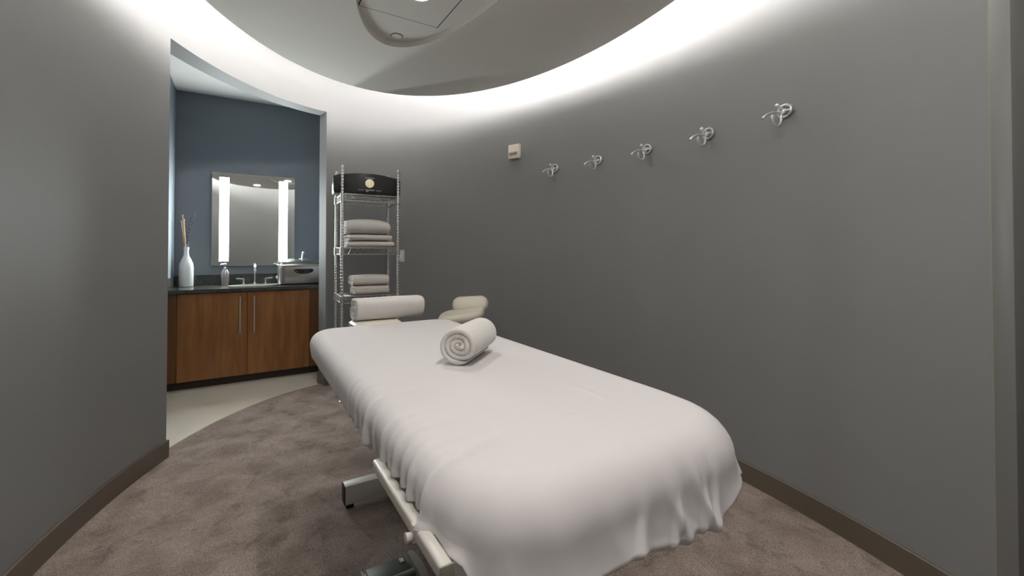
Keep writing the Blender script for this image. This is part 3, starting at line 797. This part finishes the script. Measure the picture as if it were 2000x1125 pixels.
for k in range(1, 15):
    t = k / 14; R = []
    for i in range(NP):
        x, y = per[i]; nx, ny = nrm[i]; RAD = rad_i(i); D_ = max(hem_drop(i), RAD + 0.02); near = sstep(-0.66, -0.86, y)
        dz = RAD + (D_ - RAD) * t
        tuck = (-0.004 * t - 0.020 * sstep(0.70, 1.0, t)) * (1 - near) + near * (0.022 * t ** 1.6 - 0.012 * sstep(.85, 1, t))
        fv = (fold_val(i, 0.02 + (D_ - RAD) * t, 0) - 0.004 * t) * (0.52 + 0.5 * math.sin(min(1, t * 1.3) * PI / 2))
        R.append((x + nx * (tuck + fv), y + ny * (tuck + fv), TOPL - 0.002 - dz))
    rings.append(R)
R = []
for i in range(NP):        # hem turned under
    x, y, z = rings[-1][i]; nx, ny = nrm[i]; R.append((x - nx * 0.012, y - ny * 0.012, z - 0.004))
rings.append(R)
vs = [p for R in rings for p in R]; fs = []
for i in range(len(rings) - 1):
    for j in range(NP): fs.append((i * NP + j, i * NP + (j + 1) % NP, (i + 1) * NP + (j + 1) % NP, (i + 1) * NP + j))
fs += [tuple(t) for t in tessellate_polygon([[Vector((p[0], p[1], 0)) for p in rings[0]]])]
sh = MB().add(vs, fs).build('fitted_sheet', M['sheet'], ang=80)
bm = bmesh.new(); bm.from_mesh(sh.data); bmesh.ops.remove_doubles(bm, verts=bm.verts, dist=0.0004); bm.to_mesh(sh.data); bm.free()
so = sh.modifiers.new('thickness', 'SOLIDIFY'); so.thickness = 0.0015; so.offset = -1
sh.location = A(TCL, TCS, FZ); sh.rotation_euler = (0, 0, ROT)
tag(sh, 'white fitted cotton sheet stretched over the massage table with gathered hem', 'sheet')

# rolled towel on the sheet
rt = spiral_towel('rolled_towel', M['towel'], 0.075, 0.071, 0.255, 0.0180, 0.0194, 3.82, 2.05, 21, 0.0035, 1.0)
rt.location = Vector((-0.148, 1.595, TZ + 0.0005)); rt.rotation_euler = (0, 0, D2R(75 + 180))
tag(rt, 'white towel rolled into a spiral lying on the sheeted massage table', 'towel')

# towel folded over the head cradle
ht = spiral_towel('folded_towel', M['towel'], 0.095, 0.074, 0.40, 0.021, 0.0225, 3.0, 2.9, 31, 0.003, 1.0)
ht.location = A(0.745, 2.585 + 0.03, TZ - 0.0125); ht.rotation_euler = (0, 0, ROT)
tag(ht, 'thick white rolled bath towel lying across the head cradle beyond the table', 'towel')

# ------------------------------------------------------------------ foot switch
fsw = thing('foot_switch', 'beige foot control with dark pedals on the carpet under the table rail', 'foot switch', A(0.492, 1.590, FZ), ROT)
loft([(rrect(.105, .125, .02), 0), (rrect(.105, .125, .02), .014), (rrect(.100, .120, .018), .018)]).build('base_plate', M['beige'], fsw)
gd = MB(); n = 16; vs = []; fs = []
for i in range(n + 1):
    t = i / n; y = -0.125 + 0.25 * t; h = 0.016 + 0.052 * math.sin(PI * (0.08 + 0.84 * t)) ** 0.6; b0 = 0.072 - 0.010 * math.sin(PI * t)
    vs += [(b0, y, 0.015), (b0 + 0.004, y, h), (0.096, y, h), (0.108, y, h * 0.72), (0.110, y, 0.004)]
for i in range(n):
    for j in range(5): fs.append((5 * i + j, 5 * i + (j + 1) % 5, 5 * i + 5 + (j + 1) % 5, 5 * i + 5 + j))
fs += [(0, 1, 2, 3, 4), tuple(5 * n + j for j in (4, 3, 2, 1, 0))]
gd.add(vs, fs).build('side_guard', M['beige'], fsw)
MB().box((-0.012, 0, 0.036), (0.18, 0.020, 0.040), bev=0.007, seg=3).build('divider', M['beige'], fsw)
MB().box((-0.100, 0, 0.024), (0.007, 0.24, 0.022), bev=0.002).build('side_rim', M['beige'], fsw)
for sy in (-1, 1):
    pd = MB().box((-0.014, sy * 0.066, 0.036), (0.148, 0.098, 0.014), bev=0.004, rot=Matrix.Rotation(D2R(-6 * sy), 4, 'X')).build('pedal', M['pedal'], fsw)
    MB().box((0.042, sy * 0.066 + 0.018, 0.0445 + 0.0), (0.015, 0.026, 0.0035), rot=Matrix.Rotation(D2R(-6 * sy), 4, 'X')).build('sticker', M['label'], pd)
cb = MB().tube(smooth_path([(0.0, -0.12, 0.010), (0.03, -0.18, 0.006), (0.10, -0.22, 0.006), (0.16, -0.12, 0.006), (0.175, 0.0, 0.008)], 8), 0.004, 8)
cb.build('cable', M['rubber'], fsw)

# ------------------------------------------------------------------ stool behind the table
st = thing('stool', 'cream padded stool with a low back pad between table and curved wall', 'stool', (-0.375, 3.53, FZ), 0)
def puff(hx, hy, hz, r=0.05, k=8):
    rg = []
    for i in range(k + 1):
        a = -PI / 2 + PI * i / k; e = hz * 0.95 * (1 - math.cos(a)); rg.append((rrect(hx - e, hy - e, min(max(0.01, r - e * 0.5), hy - e - 0.001), 10), hz * math.sin(a)))
    return loft(rg)
p = puff(0.185, 0.17, 0.036, 0.12); sea = p.build('seat', M['cream'], st); sea.location = (-0.03, -0.02, 0.722); sea.rotation_euler = (D2R(4), D2R(-9), 0)
p = puff(0.150, 0.068, 0.036, 0.065); bk = p.build('back_pad', M['cream'], st); bk.location = (0.028, 0.10, 0.800); bk.rotation_euler = (D2R(62), D2R(-3), 0)
MB().box((0.02, 0.155, 0.745), (0.05, 0.012, 0.12), bev=0.004).tube([(0.0, 0.02, 0.685), (0.01, 0.10, 0.675), (0.02, 0.155, 0.70)], 0.009, 8).build('back_bracket', M['frame'], st)
MB().lathe([(0.001, 0.10), (0.030, 0.10), (0.030, 0.36), (0.018, 0.365), (0.018, 0.685), (0.06, 0.69), (0.06, 0.696), (0.001, 0.696)], n=24).build('gas_post', M['chrome'], st)
for k in range(5):
    a = 2 * PI * k / 5 + 0.3; c, s = math.cos(a), math.sin(a)
    lg = MB().tube([(0.02 * c, 0.02 * s, 0.12), (0.23 * c, 0.23 * s, 0.072)], [0.020, 0.013], 10).build('leg', M['chrome'], st)
    MB().lathe([(0.001, -0.012), (0.022, -0.012), (0.025, 0), (0.022, 0.012), (0.001, 0.012)], (0.23 * c, 0.23 * s, 0.025), 20, axis=Matrix.Rotation(a, 3, 'Z') @ Matrix.Rotation(PI / 2, 3, 'Y')).tube([(0.23 * c, 0.23 * s, 0.045), (0.23 * c, 0.23 * s, 0.075)], 0.008, 8).build('caster', M['rubber'], lg)

# ------------------------------------------------------------------ things on the curved wall
def on_wall(k, z, lo=-2.4, hi=0.6):
    t = th_azimuth(k, lo, hi); p = wall_pt(t); n = -wall_n(t)       # n points into the room
    return Vector((p.x, p.y, z)), math.atan2(n.y, n.x) + PI / 2, t
# local frame: -y points into the room
ORD = ['nearest the cream wall box', 'second from the cream wall box', 'middle one of five', 'second from the door side', 'nearest the door']
hk0 = None
HS = 1.0
for i, (u, v) in enumerate(((1085, 331), (1170, 315), (1266, 294), (1387, 264), (1538, 219))):
    k = (u - 1000) / F
    loc, rz, t = on_wall(k, 1.94)
    d = math.hypot(loc.x, loc.y)
    if hk0 is None:
        h = thing('robe_hook', 'x', 'hook', loc, rz, 'chrome robe hooks on the curved wall'); hk0 = h; h.scale = (1.12, 1.12, 1.12)
        r = 0.0052
        MB().tube([(0.030 * math.cos(a), -0.010, 0.026 * math.sin(a)) for a in [2 * PI * j / 28 for j in range(28)]], 0.0056, 8, closed=True).build('wall_ring', M['hook'], h)
        MB().lathe([(0.001, 0), (0.013, 0), (0.012, 0.012), (0.008, 0.022), (0.001, 0.023)], (0, 0, 0), 16, axis=Matrix.Rotation(PI / 2, 3, 'X')).tube([(-0.026, -0.010, 0.0), (0.026, -0.010, 0.0)], 0.0038, 8).build('boss', M['hook'], h)
        g = MB().tube(smooth_path([(0.0, -0.016, 0.0), (0, -0.03, 0.012), (0, -0.048, 0.012), (0, -0.056, 0.016)]), 0.0042, 8).sphere((0, -0.058, 0.017), 0.0095)
        g.build('upper_prong', M['hook'], h)
        g = MB().tube(smooth_path([(0, -0.016, -0.004), (0, -0.030, -0.020), (0.0, -0.034, -0.050), (0.0, -0.050, -0.068), (0.0, -0.072, -0.066), (0.0, -0.088, -0.046), (0, -0.086, -0.026)], 7), r, 8)
        g.tube(smooth_path([(0, -0.022, -0.012), (0.0, -0.055, -0.014), (0, -0.092, -0.018), (0, -0.125, -0.032), (0, -0.148, -0.050)], 7), 0.0050, 8)
        g.build('lower_prong', M['hook'], h)
    else:
        h = copy_tree(hk0); h.location = loc; h.rotation_euler = (0, 0, rz)
    h['label'] = 'chrome pigtail robe hook on the curved wall, ' + ORD[i]
loc, rz, t = on_wall(0.0085, 2.14)
al = thing('wall_alarm', 'square cream alarm box with a small clear lens high on the curved wall', 'wall alarm', loc, rz)
MB().box((0, -0.018, 0), (0.118, 0.036, 0.128), bev=0.006).build('housing', M['almond'], al)
MB().box((0.0, -0.042, -0.018), (0.082, 0.018, 0.026), bev=0.006).build('lens_surround', M['almond2'], al)
MB().sphere((-0.022, -0.050, -0.016), 0.012).sphere((0.018, -0.050, -0.014), 0.010).build('lens', M['plate'], al)
loc, rz, t = on_wall((783 - 1000) / F, 1.20)
sw = thing('light_switch', 'white switch plate on the wall just right of the wire rack', 'light switch', loc, rz)
MB().box((0, -0.003, 0), (0.070, 0.006, 0.118), bev=0.002).build('plate', M['plate'], sw)
MB().box((0, -0.007, 0), (0.032, 0.006, 0.066), bev=0.001).build('rocker', M['ceramic'], sw)
